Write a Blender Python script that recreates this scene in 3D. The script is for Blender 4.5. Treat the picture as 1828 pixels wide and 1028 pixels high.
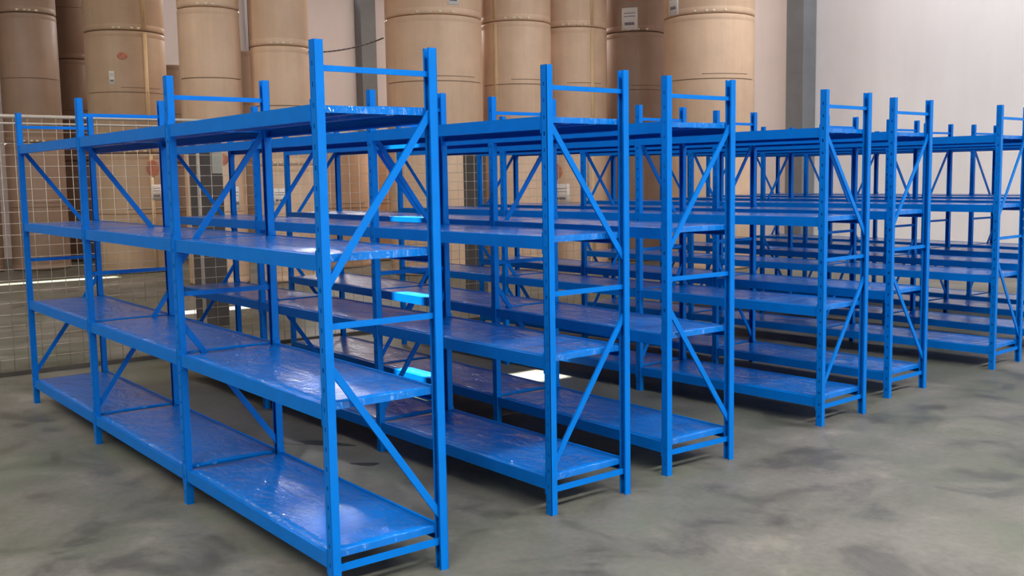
import bpy, bmesh, math, random
from mathutils import Vector, Matrix
random.seed(7)
S = bpy.context.scene
for o_ in list(bpy.data.objects): bpy.data.objects.remove(o_)
COL = S.collection

# ------------------------------------------------------------------ camera
cam_d = bpy.data.cameras.new('camera'); cam = bpy.data.objects.new('camera', cam_d); COL.objects.link(cam)
F = Vector((-0.7805777, 0.6160191, -0.1059195)).normalized()
R = Vector((0.6206662, 0.7839369, -0.0147107)).normalized()
U = R.cross(F).normalized(); R = F.cross(U).normalized()
m = Matrix(((R.x, U.x, -F.x), (R.y, U.y, -F.y), (R.z, U.z, -F.z))).to_4x4()
m.translation = (3.29099, -1.66533, 1.52076)
cam.matrix_world = m
cam_d.sensor_fit = 'HORIZONTAL'; cam_d.sensor_width = 36
cam_d.lens = 1840.65 / 1828 * 36
cam_d.shift_x = -35.58 / 1828; cam_d.shift_y = -2.89 / 1828
cam_d.clip_end = 200
S.camera = cam

# ------------------------------------------------------------------ light
world = bpy.data.worlds.new('sky'); S.world = world; world.use_nodes = True
bg = world.node_tree.nodes['Background']
bg.inputs[0].default_value = (0.93, 0.97, 1.0, 1); bg.inputs[1].default_value = 6.0
sun_d = bpy.data.lights.new('sun', 'SUN'); sun = bpy.data.objects.new('sun', sun_d); COL.objects.link(sun)
sun_d.energy = 30; sun_d.angle = math.radians(0.6); sun_d.color = (1, 0.96, 0.9)
sun.rotation_euler = Vector((0.0, 0.25, -1)).to_track_quat('-Z', 'Y').to_euler()

def added_area_light(x, y, z, sx, sy, w, rot=(0, 0, 0), col=(1, 0.97, 0.93)):
    l = bpy.data.lights.new('added_light', 'AREA'); l.shape = 'RECTANGLE'; l.size = sx; l.size_y = sy
    l.energy = w; l.color = col
    o = bpy.data.objects.new('added_light', l); COL.objects.link(o); o.location = (x, y, z); o.rotation_euler = rot
    return o
# unseen area lights added under the ceiling to brighten racks, rolls and walls
for lx, ly, lw in ((6.0, 1.0, 900), (6.0, 8.5, 800), (-0.5, 9.8, 120), (-4.6, 11.2, 215), (4.0, -5.5, 600), (-3.5, -6.5, 380), (-13.0, 11.0, 430), (-10.5, -3.0, 270)):
    added_area_light(lx, ly, 7.6, 1.2, 5.0, lw, col=(1, .86, .72) if lx < -10 else (1, .97, .93))
# small unseen light added beside the roof window to make glints on the shelves
added_area_light(-19.3, 9.9, 6.4, .30, .30, 110, Vector((.84, -.45, -.30)).to_track_quat('-Z', 'Y').to_euler())

vs = S.view_settings
vs.view_transform = 'Standard'; vs.look = 'None'; vs.gamma = 1; vs.use_curve_mapping = False
vs.exposure = 0.08

# ------------------------------------------------------------------ helpers
def obj(name, mesh, mat=None, parent=None, loc=None, rot=None):
    o = bpy.data.objects.new(name, mesh); COL.objects.link(o)
    if mat and not mesh.materials: mesh.materials.append(mat)
    if parent: o.parent = parent
    if loc: o.location = loc
    if rot: o.rotation_euler = rot
    return o

def empty(name, loc, rz=0):
    o = bpy.data.objects.new(name, None); COL.objects.link(o)
    o.location = loc; o.rotation_euler = (0, 0, rz); o.empty_display_size = 0.1
    return o

def tag(o, label=None, cat=None, group=None, kind=None):
    if label: o['label'] = label
    if cat: o['category'] = cat
    if group: o['group'] = group
    if kind: o['kind'] = kind
    return o

def mesh_of(bm, name, smooth=False):
    me = bpy.data.meshes.new(name); bm.normal_update(); bm.to_mesh(me); bm.free()
    if smooth:
        for p in me.polygons: p.use_smooth = True
    return me

def box(bm, x0, x1, y0, y1, z0, z1, bev=0):
    r = bmesh.ops.create_cube(bm, size=1)
    for v in r['verts']:
        v.co = Vector((x0 + (v.co.x + .5) * (x1 - x0), y0 + (v.co.y + .5) * (y1 - y0), z0 + (v.co.z + .5) * (z1 - z0)))
    if bev:
        es = list({e for v in r['verts'] for e in v.link_edges})
        bmesh.ops.bevel(bm, geom=es, offset=bev, segments=2, profile=0.6, affect='EDGES')

def tube(bm, a, b, r, n=8):
    a = Vector(a); b = Vector(b); d = b - a
    q = d.to_track_quat('Z', 'Y').to_matrix().to_4x4(); q.translation = (a + b) / 2
    bmesh.ops.create_cone(bm, segments=n, radius1=r, radius2=r, depth=d.length, cap_ends=True, matrix=q)

def strip(bm, a, b, w, t, up=(1, 0, 0), lip=0):
    """flat bar from a to b, width w, thickness t along 'up'; optional turned lips (channel section)"""
    a = Vector(a); b = Vector(b); d = (b - a).normalized(); u = Vector(up); s = d.cross(u).normalized()
    def slab(s0, s1, u0, u1):
        vs_ = []
        for p in (a, b):
            for ss, uu in ((s0, u0), (s1, u0), (s1, u1), (s0, u1)):
                vs_.append(bm.verts.new(p + s * ss + u * uu))
        for f in ((0, 1, 2, 3), (7, 6, 5, 4), (0, 4, 5, 1), (1, 5, 6, 2), (2, 6, 7, 3), (3, 7, 4, 0)):
            bm.faces.new([vs_[i] for i in f])
    slab(-w / 2, w / 2, -t / 2, t / 2)
    if lip:
        slab(-w / 2, -w / 2 + t, -lip, -t / 2); slab(w / 2 - t, w / 2, -lip, -t / 2)

# ------------------------------------------------------------------ materials
def new_mat(name):
    mt = bpy.data.materials.new(name); mt.use_nodes = True
    nt = mt.node_tree; b = nt.nodes['Principled BSDF']
    return mt, nt, b

def noise(nt, scale, detail=4, rough=.55, coord='Object', vscale=None, dist=0):
    tc = nt.nodes.new('ShaderNodeTexCoord'); n = nt.nodes.new('ShaderNodeTexNoise')
    n.inputs['Scale'].default_value = scale; n.inputs['Detail'].default_value = detail
    n.inputs['Roughness'].default_value = rough; n.inputs['Distortion'].default_value = dist
    if vscale:
        mp = nt.nodes.new('ShaderNodeMapping'); mp.inputs['Scale'].default_value = vscale
        nt.links.new(tc.outputs[coord], mp.inputs[0]); nt.links.new(mp.outputs[0], n.inputs['Vector'])
    else:
        nt.links.new(tc.outputs[coord], n.inputs['Vector'])
    return n

def ramp(nt, src, stops):
    r = nt.nodes.new('ShaderNodeValToRGB'); e = r.color_ramp.elements
    while len(e) < len(stops): e.new(0.5)
    for i, (p, c) in enumerate(stops):
        e[i].position = p; e[i].color = (*c, 1)
    nt.links.new(src, r.inputs[0]); return r

def mix(nt, a, b, fac, mode='MIX'):
    mx = nt.nodes.new('ShaderNodeMix'); mx.data_type = 'RGBA'; mx.blend_type = mode
    for s, v in ((6, a), (7, b)):
        if isinstance(v, tuple): mx.inputs[s].default_value = (*v, 1)
        else: nt.links.new(v, mx.inputs[s])
    if isinstance(fac, (int, float)): mx.inputs[0].default_value = fac
    else: nt.links.new(fac, mx.inputs[0])
    return mx.outputs[2]

def bump(nt, h, strength, dist, target):
    b = nt.nodes.new('ShaderNodeBump'); b.inputs['Strength'].default_value = strength; b.inputs['Distance'].default_value = dist
    nt.links.new(h, b.inputs['Height']); nt.links.new(b.outputs[0], target)

def plain(name, col, rough=.5, metal=0, var=.12, scale=6, bumpd=0):
    mt, nt, b = new_mat(name)
    n = noise(nt, scale)
    r = ramp(nt, n.outputs['Fac'], [(.3, tuple(c * (1 - var) for c in col)), (.7, tuple(min(1, c * (1 + var)) for c in col))])
    nt.links.new(r.outputs[0], b.inputs['Base Color'])
    b.inputs['Roughness'].default_value = rough; b.inputs['Metallic'].default_value = metal
    if bumpd: bump(nt, n.outputs['Fac'], .4, bumpd, b.inputs['Normal'])
    return mt

BLUE = (0.0003, 0.158, 0.60)
M_blue = plain('blue_powder_coat', BLUE, .42, 0, .05, 9, .0008)
M_blue.node_tree.nodes['Principled BSDF'].inputs['Specular IOR Level'].default_value = .10
def deck_material():
    mt, nt, b = new_mat('blue_deck_under_clear_film')
    n0 = noise(nt, 3)
    r = ramp(nt, n0.outputs['Fac'], [(.3, (0.0003, 0.148, 0.56)), (.7, (0.0005, 0.172, 0.65))])
    nt.links.new(r.outputs[0], b.inputs['Base Color'])
    b.inputs['Roughness'].default_value = .3
    b.inputs['Specular IOR Level'].default_value = .08; b.inputs['Coat Weight'].default_value = .7; b.inputs['Coat Roughness'].default_value = .04; b.inputs['Coat IOR'].default_value = 1.5
    # wrinkled plastic film: stretched creases along the depth of the shelf
    w1 = noise(nt, 3.4, 3, .5, 'Object', (1.0, 2.2, 1), 1.4)
    w2 = noise(nt, 15, 2, .5, 'Object', (1.8, .8, 1), .9)
    ma = nt.nodes.new('ShaderNodeMath'); ma.operation = 'MULTIPLY_ADD'; ma.inputs[1].default_value = .26
    nt.links.new(w2.outputs['Fac'], ma.inputs[0]); nt.links.new(w1.outputs['Fac'], ma.inputs[2])
    bump(nt, ma.outputs[0], 1, .038, b.inputs['Coat Normal'])
    return mt
M_deck = deck_material()

def floor_material():
    mt, nt, b = new_mat('worn_concrete')
    big = noise(nt, .55, 6, .62); mid = noise(nt, 2.0, 7, .65, dist=.6); fine = noise(nt, 26, 5, .6)
    base = ramp(nt, big.outputs['Fac'], [(.36, (0.120, 0.130, 0.095)), (.5, (0.180, 0.173, 0.150)), (.66, (0.250, 0.232, 0.208))])
    st = ramp(nt, mid.outputs['Fac'], [(.36, (.42, .42, .40)), (.47, (.86, .86, .84)), (.58, (1.0, 1.0, 1.0)), (.68, (1.4, 1.36, 1.32))])
    c = mix(nt, base.outputs[0], st.outputs[0], .8, 'MULTIPLY')
    f = ramp(nt, fine.outputs['Fac'], [(.35, (.86, .86, .86)), (.65, (1.08, 1.08, 1.08))])
    c = mix(nt, c, f.outputs[0], .7, 'MULTIPLY')
    # old green floor paint left in patches
    gn = noise(nt, .9, 6, .62, vscale=(1, 1, 1), dist=.3)
    gm = ramp(nt, gn.outputs['Fac'], [(.5, (0, 0, 0)), (.66, (.55, .55, .55))])
    c = mix(nt, c, (0.125, 0.160, 0.105), gm.outputs[0])
    # worn pinkish rubbed areas
    pn = noise(nt, .6, 5, .6, vscale=(1.3, .8, 1), dist=.8)
    pm = ramp(nt, pn.outputs['Fac'], [(.58, (0, 0, 0)), (.72, (.5, .5, .5))])
    c = mix(nt, c, (0.26, 0.205, 0.19), pm.outputs[0])
    nt.links.new(c, b.inputs['Base Color'])
    rr = ramp(nt, mid.outputs['Fac'], [(.3, (.38, .38, .38)), (.7, (.62, .62, .62))])
    nt.links.new(rr.outputs[0], b.inputs['Roughness'])
    b.inputs['Specular IOR Level'].default_value = .4
    bump(nt, fine.outputs['Fac'], .15, .004, b.inputs['Normal'])
    return mt
M_floor = floor_material()
M_dark_patch = plain('dark_patch', (0.055, 0.058, 0.050), .45, 0, .3, 8)

def wall_material(name, col, var=.05):
    mt, nt, b = new_mat(name)
    n = noise(nt, .5, 5); n2 = noise(nt, 3, 4, vscale=(1, 1, .15))
    r = ramp(nt, n.outputs['Fac'], [(.3, tuple(c * (1 - var) for c in col)), (.7, tuple(min(1, c * (1 + var)) for c in col))])
    r2 = ramp(nt, n2.outputs['Fac'], [(.3, (.95, .95, .95)), (.7, (1, 1, 1))])
    nt.links.new(mix(nt, r.outputs[0], r2.outputs[0], .8, 'MULTIPLY'), b.inputs['Base Color'])
    b.inputs['Roughness'].default_value = .8
    return mt
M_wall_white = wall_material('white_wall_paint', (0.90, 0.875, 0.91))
M_wall_grey = wall_material('grey_pink_wall_paint_and_shade', (0.78, 0.71, 0.72))  # back wall colour; on the right wall it also stands for shade
M_ceiling = wall_material('ceiling_sheet', (0.30, 0.30, 0.29))
M_wall_dim = wall_material('dark_wall_paint', (0.30, 0.28, 0.26))  # unseen walls given a dark colour to cut bounced light
M_column = plain('grey_column_paint', (0.185, 0.195, 0.215), .5, 0, .12, 2)
M_column_dark = plain('dark_column_paint', (0.075, 0.045, 0.05), .6, 0, .1, 2)
M_pillar = plain('dark_steel_pillar_paint', (0.060, 0.052, 0.050), .5, 0, .2, 4)
M_plate = plain('pale_sheet', (0.36, 0.36, 0.31), .6, 0, .1, 6)
M_fence = plain('galvanised_fence', (0.46, 0.40, 0.34), .45, .3, .08, 10)
M_fence_dark = plain('dark_floor_rail', (0.07, 0.06, 0.05), .6, 0, .1, 10)
M_label = plain('white_label_paper', (0.80, 0.76, 0.74), .6, 0, .03, 30)
M_ink = plain('label_ink', (0.20, 0.18, 0.20), .6, 0, .1, 30)
M_red = plain('red_spray_mark', (0.50, 0.19, 0.12), .7, 0, .25, 30)
M_tape = plain('yellowish_tape', (0.72, 0.52, 0.30), .35, 0, .06, 12)
M_strap = plain('brown_strap', (0.21, 0.13, 0.08), .5, 0, .15, 12)
M_cable = plain('black_cable', (0.10, 0.08, 0.08), .5, 0, .1, 12)
M_glint = plain('painted_tape_glints', (0.75, 0.66, 0.50), .35, 0, .06, 12)  # glints of the seam tape, painted as pale colour
M_orange = plain('orange_cover', (0.62, 0.16, 0.07), .55, 0, .1, 12)

def kraft(name, col):
    mt, nt, b = new_mat(name)
    n = noise(nt, 2.0, 6, .6); st = noise(nt, 9, 4, .6, vscale=(1, 1, .06)); bl = noise(nt, 1.1, 3, .5, dist=.5)
    r = ramp(nt, n.outputs['Fac'], [(.3, tuple(c * .90 for c in col)), (.7, tuple(c * 1.08 for c in col))])
    r2 = ramp(nt, st.outputs['Fac'], [(.3, (.93, .92, .91)), (.7, (1.03, 1.03, 1.03))])
    c = mix(nt, r.outputs[0], r2.outputs[0], .9, 'MULTIPLY')
    r3 = ramp(nt, bl.outputs['Fac'], [(.55, (0, 0, 0)), (.75, (.35, .35, .35))])
    c = mix(nt, c, (col[0] * .95, col[1] * .86, col[2] * .88), r3.outputs[0])
    nt.links.new(c, b.inputs['Base Color'])
    b.inputs['Roughness'].default_value = .48
    bump(nt, st.outputs['Fac'], .25, .01, b.inputs['Normal'])
    return mt
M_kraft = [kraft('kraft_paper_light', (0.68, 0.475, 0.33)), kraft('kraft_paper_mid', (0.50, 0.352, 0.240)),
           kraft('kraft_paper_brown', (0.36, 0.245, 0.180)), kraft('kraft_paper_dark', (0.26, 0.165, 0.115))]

# ------------------------------------------------------------------ the hall
X0, X1, Y0, Y1, ZC = -20.0, 11.0, -9.0, 14.0, 8.0
def struct(name, bm, mat):
    o = obj(name, mesh_of(bm, name), mat); o['kind'] = 'structure'; return o
bm = bmesh.new(); box(bm, X0 - .2, X1 + .2, Y0 - .2, Y1 + .2, -.15, 0); struct('floor', bm, M_floor)
# ceiling sheet with three open roof-light slots
bm = bmesh.new()
SLOTS = ((-14.15, -13.85, -1.05, 1.40), (-8.75, -8.45, .35, 1.42), (-3.00, -2.62, -.02, 1.36))
xs = X0 - .2
for a, b_, sy0, sy1 in SLOTS:
    box(bm, xs, a, Y0 - .2, Y1 + .2, ZC, ZC + .12)
    box(bm, a, b_, Y0 - .2, sy0, ZC, ZC + .12); box(bm, a, b_, sy1, Y1 + .2, ZC, ZC + .12)
    xs = b_
box(bm, xs, X1 + .2, Y0 - .2, Y1 + .2, ZC, ZC + .12)
struct('ceiling', bm, M_ceiling)
# back wall with one narrow gap where the doors do not quite meet
bm = bmesh.new()
def back(y0, y1, z0, z1): box(bm, X0 - .2, X0, y0, y1, z0, z1)
back(Y0, 3.08, 0, ZC); back(3.08, 3.13, 0, 1.0); back(3.08, 3.13, 2.35, ZC)
back(3.13, 9.7, 0, ZC); back(9.7, 11.3, 0, 6.15); back(9.7, 11.3, 7.8, ZC); back(11.3, Y1, 0, ZC)
struct('wall_back', bm, M_wall_grey)
bm = bmesh.new(); box(bm, X0 - .2, -8.32, Y1, Y1 + .2, 0, ZC); struct('wall_right', bm, M_wall_grey)  # shade on this stretch is put into its greyer colour
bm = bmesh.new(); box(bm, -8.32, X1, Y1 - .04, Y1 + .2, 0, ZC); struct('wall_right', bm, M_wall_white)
bm = bmesh.new(); box(bm, X0 - .2, X1, Y0 - .2, Y0, 0, ZC); struct('wall_left', bm, M_wall_dim)
bm = bmesh.new()
for ya, yb, za, zb in ((9.7, 9.76, 6.15, 7.8), (11.24, 11.3, 6.15, 7.8), (9.76, 11.24, 6.15, 6.21), (9.76, 11.24, 7.74, 7.8), (10.47, 10.53, 6.21, 7.74)): box(bm, X0 - .16, X0 - .08, ya, yb, za, zb)
struct('window_1', bm, M_column)
# front wall behind the camera: solid at the left, a wide open loading doorway at the right
bm = bmesh.new(); box(bm, X1, X1 + .2, Y0, 0.0, 0, ZC); box(bm, X1, X1 + .2, 0.0, Y1, 3.4, ZC); box(bm, X1, X1 + .2, 4.5, Y1, 0, 3.4)
struct('wall_front', bm, M_wall_dim)

# columns
def column(x, y, sx, sy, label, mat):
    t = empty('steel_column', (x, y, 0)); tag(t, label, 'column')
    bm = bmesh.new(); box(bm, -sx / 2, sx / 2, -sy / 2, sy / 2, 0, ZC, .01); obj('shaft', mesh_of(bm, 'shaft'), mat, t)
    bm = bmesh.new(); box(bm, -sx / 2 - .08, sx / 2 + .08, -sy / 2 - .08, sy / 2 + .08, 0, .03); obj('base_plate', mesh_of(bm, 'base_plate'), mat, t)
    return t
column(-19.80, 11.40, .30, .42, 'tall grey steel column against the pinkish back wall, above the nearest rack', M_column)
column(-19.80, 8.45, .24, .16, 'narrow dark maroon column seen in the gap between two brown paper roll stacks', M_column_dark)
# column at the edge of the white wall (solid box section, light flange facing right)
t = empty('steel_column', (-8.42, 13.78, 0)); tag(t, 'wide bluish-grey column at the left edge of the bright white wall', 'column')
bm = bmesh.new(); box(bm, -.17, .20, -.20, .17, 0, ZC, .01); obj('shaft', mesh_of(bm, 'shaft'), M_column, t)
bm = bmesh.new(); box(bm, -.24, .27, -.26, .19, 0, .03); obj('base_plate', mesh_of(bm, 'base_plate'), M_column, t)

# ------------------------------------------------------------------ paper rolls
def roll_mesh(r, h, seam=True):
    prof = [(r * .12, 0), (r * .12, .004), (r - .03, .004), (r - .006, .012), (r, .035), (r, .09), (r - .004, .10), (r, .11),
            (r, h * .5), (r, h - .11), (r - .004, h - .10), (r, h - .09), (r, h - .035), (r - .006, h - .012), (r - .03, h - .004), (r * .12, h - .004), (r * .12, h)]
    n = 56; bm = bmesh.new(); rings = []
    for rr, z in prof:
        rings.append([bm.verts.new((rr * math.cos(2 * math.pi * i / n), rr * math.sin(2 * math.pi * i / n), z)) for i in range(n)])
    for a, b_ in zip(rings, rings[1:]):
        for i in range(n): bm.faces.new((a[i], a[(i + 1) % n], b_[(i + 1) % n], b_[i]))
    bm.faces.new(rings[0][::-1]); bm.faces.new(rings[-1])
    me = mesh_of(bm, 'paper_roll', True)
    return me

def patch(r, ang, w, z0, z1, off=.004, n=6, shape=None):
    """a curved sheet stuck on a cylinder; ang = direction on the roll"""
    bm = bmesh.new(); a0 = ang - w / r / 2; rows = []
    nz = 1 if not shape else 8
    for j in range(nz + 1):
        t_ = j / nz; z = z0 + (z1 - z0) * t_
        ww = 1 if not shape else math.sqrt(max(.02, 1 - (2 * t_ - 1) ** 2))
        rows.append([(ang + (i / n - .5) * w / r * ww, z) for i in range(n + 1)])
    def ring(o_): return [[bm.verts.new(((r + o_) * math.cos(a), (r + o_) * math.sin(a), z)) for a, z in rw] for rw in rows]
    A = ring(off); B = ring(off - .003)
    for j in range(nz):
        for i in range(n):
            bm.faces.new((A[j][i], A[j][i + 1], A[j + 1][i + 1], A[j + 1][i]))
            bm.faces.new((B[j][i], B[j + 1][i], B[j + 1][i + 1], B[j][i + 1]))
    for i in range(n):
        bm.faces.new((A[0][i + 1], A[0][i], B[0][i], B[0][i + 1])); bm.faces.new((A[nz][i], A[nz][i + 1], B[nz][i + 1], B[nz][i]))
    for j in range(nz):
        bm.faces.new((A[j][0], A[j + 1][0], B[j + 1][0], B[j][0])); bm.faces.new((A[j + 1][n], A[j][n], B[j][n], B[j + 1][n]))
    return mesh_of(bm, 'patch', True)

CAMXY = Vector((3.291, -1.665))
def facing(x, y): return math.atan2(CAMXY.y - y, CAMXY.x - x)

def stack(where, x, y, r, h, tiers, mi, labels=(), reds=(), tapes=(), mids=True, dots=True):
    """labels/reds: (tier, angle offset from the camera-facing side, z within tier); tapes: angle offsets"""
    names = ['bottom', 'second', 'third'] if tiers > 1 else ['single']
    fa = facing(x, y)
    for k in range(tiers):
        t = empty('paper_roll', (x, y, k * h + .001 * k))
        tag(t, names[k] + ' paper roll ' + where, 'paper roll', 'tall paper rolls along the back wall')
        obj('wrapped_body', roll_mesh(r, h), M_kraft[mi], t)
        if mids:
            st = patch(r, fa, 2.4 * r, h * .5 - .006, h * .5 + .006, .005, 24); s = obj('strap', st, M_strap, t)
            if k == 0 or r > .5:
                s2 = obj('strap', patch(r, fa + .4, 1.1 * r, h * .5 + .07, h * .5 + .078, .004, 18), M_strap, t)
        if k > 0 and dots:
            for q in range(4):
                obj('tape_glint', patch(r, fa + (-.30 + .22 * q + random.uniform(-.05, .05)), .05, .02, .05, .006, 2), M_glint, t)
        for a in tapes:
            obj('tape_strip', patch(r, fa + a, .07, .03, h - .03, .0045, 3), M_tape, t)
        for (tk, a, z, w, hh) in labels:
            if tk == k:
                lb = obj('paper_label', patch(r, fa + a, w, z, z + hh, .006, 6), M_label, t)
                obj('printed_lines', patch(r, fa + a, w * .6, z + hh * .22, z + hh * .34, .009, 4), M_ink, lb)
                obj('printed_lines', patch(r, fa + a, w * .7, z + hh * .60, z + hh * .63, .009, 4), M_ink, lb)
                obj('printed_lines', patch(r, fa + a, w * .7, z + hh * .74, z + hh * .77, .009, 4), M_ink, lb)
        for (tk, a, z, w, hh) in reds:
            if tk == k:
                obj('red_mark', patch(r, fa + a, w, z, z + hh, .005, 6, True), M_red, t)

stack('of the stack cut by the left picture edge', -16.89, 1.90, .41, 2.15, 3, 1)
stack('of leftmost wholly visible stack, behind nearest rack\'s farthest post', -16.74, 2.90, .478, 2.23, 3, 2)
stack('of wide brown stack with small white label, left of maroon column', -14.91, 4.0, .641, 2.0, 3, 1,
      labels=((0, .62, 1.22, .20, .26), (1, -.36, 1.12, .09, .22)), reds=((0, .55, 1.60, .22, .30), (1, -.08, 1.52, .16, .12)), tapes=(.5,))
stack('of narrow stack directly left of the dark maroon column', -11.74, 4.23, .439, 2.0, 3, 0,
      labels=((0, .68, 1.10, .12, .34),), reds=((0, .05, 1.72, .34, .22), (1, .45, .1, .3, .1)))
stack('of narrow stack directly right of the dark maroon column', -11.38, 5.16, .434, 1.74, 3, 0,
      labels=((0, -.18, 1.16, .20, .24),))
stack('standing low behind the wire fence just left of the grey column', -13.06, 6.93, .545, 2.06, 1, 0)
stack('standing low and half hidden just right of the grey column', -13.79, 8.30, .42, 2.12, 1, 0)
stack('of wide pale stack right of the grey back column', -10.81, 7.54, .767, 2.0, 3, 0,
      labels=((2, .42, .14, .19, .26), ))
stack('of pale stack with tape strip near its left side', -10.45, 8.92, .575, 2.0, 3, 0, tapes=(-.62,))
stack('of tan stack with tape strip near its right side', -10.50, 10.18, .60, 2.0, 3, 0,
      labels=((0, -.85, 1.08, .36, .32), (0, -.36, 1.05, .30, .34)), reds=((0, -.55, 1.45, .28, .30),), tapes=(.60,))
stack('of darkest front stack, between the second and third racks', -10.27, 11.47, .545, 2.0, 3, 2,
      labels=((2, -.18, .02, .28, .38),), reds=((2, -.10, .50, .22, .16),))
stack('of wide rightmost stack beside the pale wall', -8.26, 11.18, .726, 2.0, 3, 0,
      labels=((2, -.88, .02, .24, .40),))
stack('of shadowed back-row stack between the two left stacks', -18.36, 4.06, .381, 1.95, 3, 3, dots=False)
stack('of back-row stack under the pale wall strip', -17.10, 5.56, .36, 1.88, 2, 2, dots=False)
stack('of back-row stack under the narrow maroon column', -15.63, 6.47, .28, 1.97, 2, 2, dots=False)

# thin cable slung across the grey column
bm = bmesh.new(); pts = []
A = Vector((-10.95, 5.42, 3.40)); B = Vector((-11.17, 6.83, 3.73))
for i in range(17):
    t_ = i / 16; p = A.lerp(B, t_); p.z -= .06 * 4 * t_ * (1 - t_); pts.append(p)
for p_, q_ in zip(pts, pts[1:]): tube(bm, p_, q_, .011, 6)
cb = obj('sagging_cable', mesh_of(bm, 'sagging_cable', True), M_cable)
tag(cb, 'thin dark cable slung between two roll stacks across the grey column', 'cable')

# ------------------------------------------------------------------ fence
FX = -5.65; FY0, FY1, FH = -2.4, 6.30, 2.05
fence = empty('wire_mesh_fence', (FX, FY0, 0)); tag(fence, 'long pale wire mesh fence standing behind the far ends of the racks', 'fence')
fl = FY1 - FY0
bm = bmesh.new(); tube(bm, (0, 0, FH), (0, fl, FH), .016, 10); obj('top_rail', mesh_of(bm, 'rail', True), M_fence, fence)
bm = bmesh.new(); tube(bm, (0, 0, FH - .055), (0, fl, FH - .055), .009, 8); obj('second_rail', mesh_of(bm, 'rail', True), M_fence, fence)
bm = bmesh.new(); box(bm, -.02, .02, 0, fl, 0.001, .035); obj('bottom_rail', mesh_of(bm, 'bottom_rail'), M_fence_dark, fence)
bm = bmesh.new(); tube(bm, (0, 0, .03), (0, 0, FH), .0024, 5); vw = mesh_of(bm, 'vertical_wire', True); vw.materials.append(M_fence)
bm = bmesh.new(); tube(bm, (0, 0, 0), (0, fl, 0), .0024, 5); hw = mesh_of(bm, 'horizontal_wire', True); hw.materials.append(M_fence)
n = int(fl / .105)
for i in range(n + 1): obj('vertical_wire', vw, None, fence, (.006, i * .105, 0))
for i in range(21): obj('horizontal_wire', hw, None, fence, (0, 0, .13 + i * .09))
bm = bmesh.new(); box(bm, -.012, .012, -.012, .012, 0.0, FH); box(bm, -.06, .06, -.06, .06, 0, .01); fp = mesh_of(bm, 'fence_post'); fp.materials.append(M_fence)
for yy in (0.02, 4.1, fl - .02): obj('fence_post', fp, None, fence, (-.04, yy, 0))

# ------------------------------------------------------------------ short dark pillars beyond the fence
def pillar(x, y, label, plate=None):
    t = empty('steel_pillar', (x, y, 0), .65); tag(t, label, 'pillar')
    bm = bmesh.new(); box(bm, -.115, .115, -.13, .13, 0, 2.05, .006); obj('shaft', mesh_of(bm, 'shaft'), M_pillar, t)
    bm = bmesh.new(); box(bm, -.13, .13, -.145, .145, 2.05, 2.065); obj('cap', mesh_of(bm, 'cap'), M_pillar, t)
    if plate:
        bm = bmesh.new(); box(bm, .116, .124, -.08, .11, 1.60, 1.84, .001); obj('pale_plate', mesh_of(bm, 'pale_plate'), M_plate, t)
pillar(-7.20, 2.35, 'short dark square pillar with a pale plate, seen through the nearest rack', True)
pillar(-7.78, 6.15, 'short dark square pillar seen behind the second rack')

# ------------------------------------------------------------------ racks
L, D, H = 1.4728, 0.4638, 2.0
SH = (0.170, 0.720, 1.256, 1.781)
PW, PD, TH = .040, .034, .0022       # web width (x), flange depth (y), sheet thickness

def post_mesh(sgn):
    """C-channel with the web on the outer face (sgn=-1: web towards -y), perforated by a column of slots"""
    bm = bmesh.new()
    yo = sgn * PD / 2
    wo, wi = (yo, yo - sgn * TH)
    ya, yb = min(wo, wi), max(wo, wi)
    hx = .0045; pitch = .0715; hz = .0085
    # solid strips left and right of the slots
    box(bm, -PW / 2, -hx, ya, yb, 0, H); box(bm, hx, PW / 2, ya, yb, 0, H)
    z = 0; zc = .06
    while zc < H - .02:
        box(bm, -hx, hx, ya, yb, z, zc - hz); z = zc + hz; zc += pitch
    box(bm, -hx, hx, ya, yb, z, H)
    # flanges and their small returns
    for s in (-1, 1):
        xa, xb = sorted((s * PW / 2, s * (PW / 2 - TH)))
        box(bm, xa, xb, -PD / 2, PD / 2, 0, H)
        xr, xs_ = sorted((s * (PW / 2 - TH), s * (PW / 2 - .009)))
        yr, ys = sorted((-yo, -yo + sgn * TH))
        box(bm, xr, xs_, yr, ys, 0, H)
    me = mesh_of(bm, 'post'); me.materials.append(M_blue); return me
POST = {-1: post_mesh(-1), 1: post_mesh(1)}

def brace_mesh(a, b, w, name, lip=.008):
    bm = bmesh.new(); strip(bm, a, b, w, .0025, (1, 0, 0), lip)
    # bolt heads
    for p in (a, b):
        q = Vector(p); tube(bm, q + Vector((-.004, 0, 0)), q + Vector((.006, 0, 0)), .0055, 6)
    me = mesh_of(bm, name); me.materials.append(M_blue); return me
HB = [brace_mesh((.002, 0.0, z), (.002, D, z), w, 'horizontal_brace') for z, w in ((1.905, .020), (1.0, .022), (.112, .026))]
DG = {'a': [brace_mesh((.004, D - .004, 1.765), (.004, .004, 1.135), .027, 'diagonal_brace'), brace_mesh((.004, .004, .865), (.004, D - .004, .215), .027, 'diagonal_brace')],
      'b': [brace_mesh((.004, .004, 1.765), (.004, D - .004, 1.135), .027, 'diagonal_brace'), brace_mesh((.004, D - .004, .865), (.004, .004, .215), .027, 'diagonal_brace')]}

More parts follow.
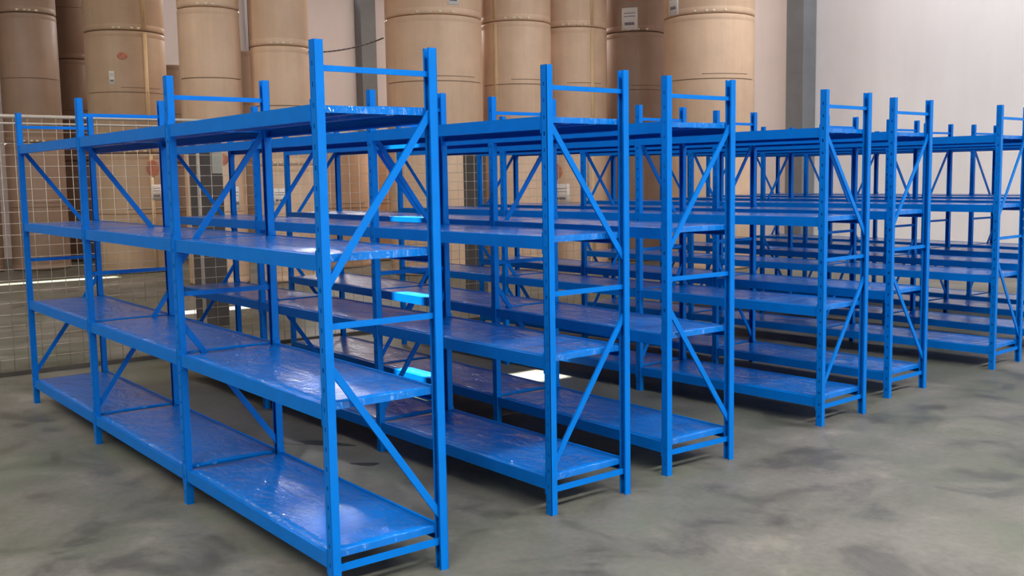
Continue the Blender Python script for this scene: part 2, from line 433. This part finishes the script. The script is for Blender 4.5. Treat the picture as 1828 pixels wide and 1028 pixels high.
def beam_mesh():
    bm = bmesh.new(); a, b_ = PW / 2, L - PW / 2
    # Z-shaped section swept along x; y grows towards the deck
    prof = [(-.014, 0), (-.014, -.056), (.012, -.056), (.012, -.051), (-.009, -.051), (-.009, -.020), (.010, -.020), (.010, -.016), (.0, -.016), (.0, 0)]
    prof = [(y, z) for y, z in prof]
    va = [bm.verts.new((a, y, z)) for y, z in prof]; vb = [bm.verts.new((b_, y, z)) for y, z in prof]
    nn = len(prof)
    for i in range(nn): bm.faces.new((va[i], va[(i + 1) % nn], vb[(i + 1) % nn], vb[i]))
    bm.faces.new(va[::-1]); bm.faces.new(vb)
    bmesh.ops.recalc_face_normals(bm, faces=bm.faces)
    me = mesh_of(bm, 'beam'); me.materials.append(M_blue); return me
BEAM = beam_mesh()
bm = bmesh.new()
box(bm, .0, .0035, -.019, -.0155, -.075, .018); box(bm, .0, .0035, -.0155, .012, -.075, .018)
BRK = mesh_of(bm, 'end_bracket'); BRK.materials.append(M_blue)

def deck_mesh(seed):
    """thin sheet-steel shelf with turned-down edges under slightly wrinkled clear film"""
    rnd = random.Random(seed)
    bm = bmesh.new(); nx, ny = 30, 10
    x0, x1, y0, y1 = PW / 2 + .002, L - PW / 2 - .002, .002, D - .002
    ph = [rnd.uniform(0, 6.28) for _ in range(6)]
    def zf(u, v):
        e = min(u, 1 - u, v, 1 - v) * 6; e = min(1, e)
        return .0012 * e * (math.sin(7 * u + ph[0] + 3 * v) + .7 * math.sin(13 * u - 5 * v + ph[1]) + .5 * math.sin(23 * u + 9 * v + ph[2]))
    g = [[bm.verts.new((x0 + (x1 - x0) * i / nx, y0 + (y1 - y0) * j / ny, zf(i / nx, j / ny))) for j in range(ny + 1)] for i in range(nx + 1)]
    for i in range(nx):
        for j in range(ny): bm.faces.new((g[i][j], g[i + 1][j], g[i + 1][j + 1], g[i][j + 1]))
    rim = [g[i][0] for i in range(nx + 1)] + [g[nx][j] for j in range(1, ny + 1)] + [g[i][ny] for i in range(nx - 1, -1, -1)] + [g[0][j] for j in range(ny - 1, 0, -1)]
    low = [bm.verts.new((v.co.x, v.co.y, -.026 if (v.co.x < x0 + .001 or v.co.x > x1 - .001) else -.013)) for v in rim]
    k = len(rim)
    for i in range(k): bm.faces.new((rim[(i + 1) % k], rim[i], low[i], low[(i + 1) % k]))
    bm.faces.new(low[::-1])
    # two stiffening ribs underneath
    for yy in (D * .33, D * .67): box(bm, x0 + .02, x1 - .02, yy - .02, yy + .02, -.028, -.0131)
    me = mesh_of(bm, 'shelf_deck')
    for p in me.polygons:
        if p.normal.z > .9: p.use_smooth = True
    me.materials.append(M_deck); return me
DECKS = [deck_mesh(s) for s in range(6)]

def rack(x, y, yaw, types, label, flip=0):
    # the empty stands at the end frame (the end towards the camera side)
    t = empty('shelving_rack', (x, y, 0), yaw); tag(t, label, 'rack', 'blue shelving racks in parallel rows')
    for k, ty in enumerate(types):
        px = -k * L
        for s, yy in ((-1, 0), (1, D)):
            p = obj('post', POST[s], None, t, (px, yy, 0))
        for hb in HB: obj('horizontal_brace', hb, None, t, (px, 0, 0))
        for dg in DG[ty]: obj('diagonal_brace', dg, None, t, (px, 0, 0))
    for k in range(len(types) - 1):
        px = -(k + 1) * L
        for i, z in enumerate(SH):
            f = obj('beam', BEAM, None, t, (px, 0, z))
            b_ = obj('beam', BEAM, None, t, (px + L, D, z), (0, 0, math.pi))
            for bb in (f, b_):
                obj('end_bracket', BRK, None, bb, (PW / 2, 0, 0)); obj('end_bracket', BRK, None, bb, (L - PW / 2 - .0035, 0, 0))
            dk = obj('shelf_deck', DECKS[(k * 4 + i + flip) % 6], None, t, (px, 0, z - .001))
            if z > 1.7: pass
    return t

rack(0.0, 0.0, 0.0, 'aabb', 'leftmost blue steel rack nearest the camera, glossy film wrinkled on its shelves')
rack(-.2186, 1.2007, .0191, 'bbab', 'second blue rack from the left, right behind the nearest one', 1)
rack(-.3092, 2.0329, -.0130, 'aaba', 'third blue rack from the left, standing close beside the second', 2)
rack(-.4257, 3.4670, .0515, 'bbab', 'fourth blue rack from the left, in front of the grey column', 3)
rack(-.6014, 4.4495, .0437, 'aaba', 'fifth blue rack from the left, standing tight beside the fourth', 4)
rack(-.6458, 5.9215, .0635, 'abba', 'sixth blue rack, its end frame at the right picture edge', 5)
rack(-.78, 6.98, .0, 'abab', 'blue rack just beyond the sixth, only inner uprights showing between other racks', 1)
rack(-1.06, 8.08, .0, 'aaba', 'blue rack second from the white wall, only its inner uprights showing', 2)
rack(-1.00, 8.90, .0, 'bbab', 'farthest blue rack, closest to the white wall', 3)

# dark flat patches on the floor between the first two racks
def floor_mark(x, y, rx, ry, rz, label, seed):
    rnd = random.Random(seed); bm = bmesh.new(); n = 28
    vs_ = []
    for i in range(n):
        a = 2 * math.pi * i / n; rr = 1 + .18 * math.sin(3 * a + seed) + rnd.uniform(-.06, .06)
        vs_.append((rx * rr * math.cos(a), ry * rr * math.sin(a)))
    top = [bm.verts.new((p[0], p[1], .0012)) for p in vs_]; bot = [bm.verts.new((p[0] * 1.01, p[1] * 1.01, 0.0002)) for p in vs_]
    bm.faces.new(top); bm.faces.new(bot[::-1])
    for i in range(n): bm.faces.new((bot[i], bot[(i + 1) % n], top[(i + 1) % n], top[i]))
    o = obj('dark_patch', mesh_of(bm, 'dark_patch'), M_dark_patch); o.location = (x, y, 0); o.rotation_euler = (0, 0, rz)
    tag(o, label, 'floor_mark')
floor_mark(-2.10, .96, .24, .05, .7, 'long dark streak on the floor between the first two racks', 3)
floor_mark(-1.51, .97, .075, .03, .75, 'small dark spot on the floor between the first two racks', 5)
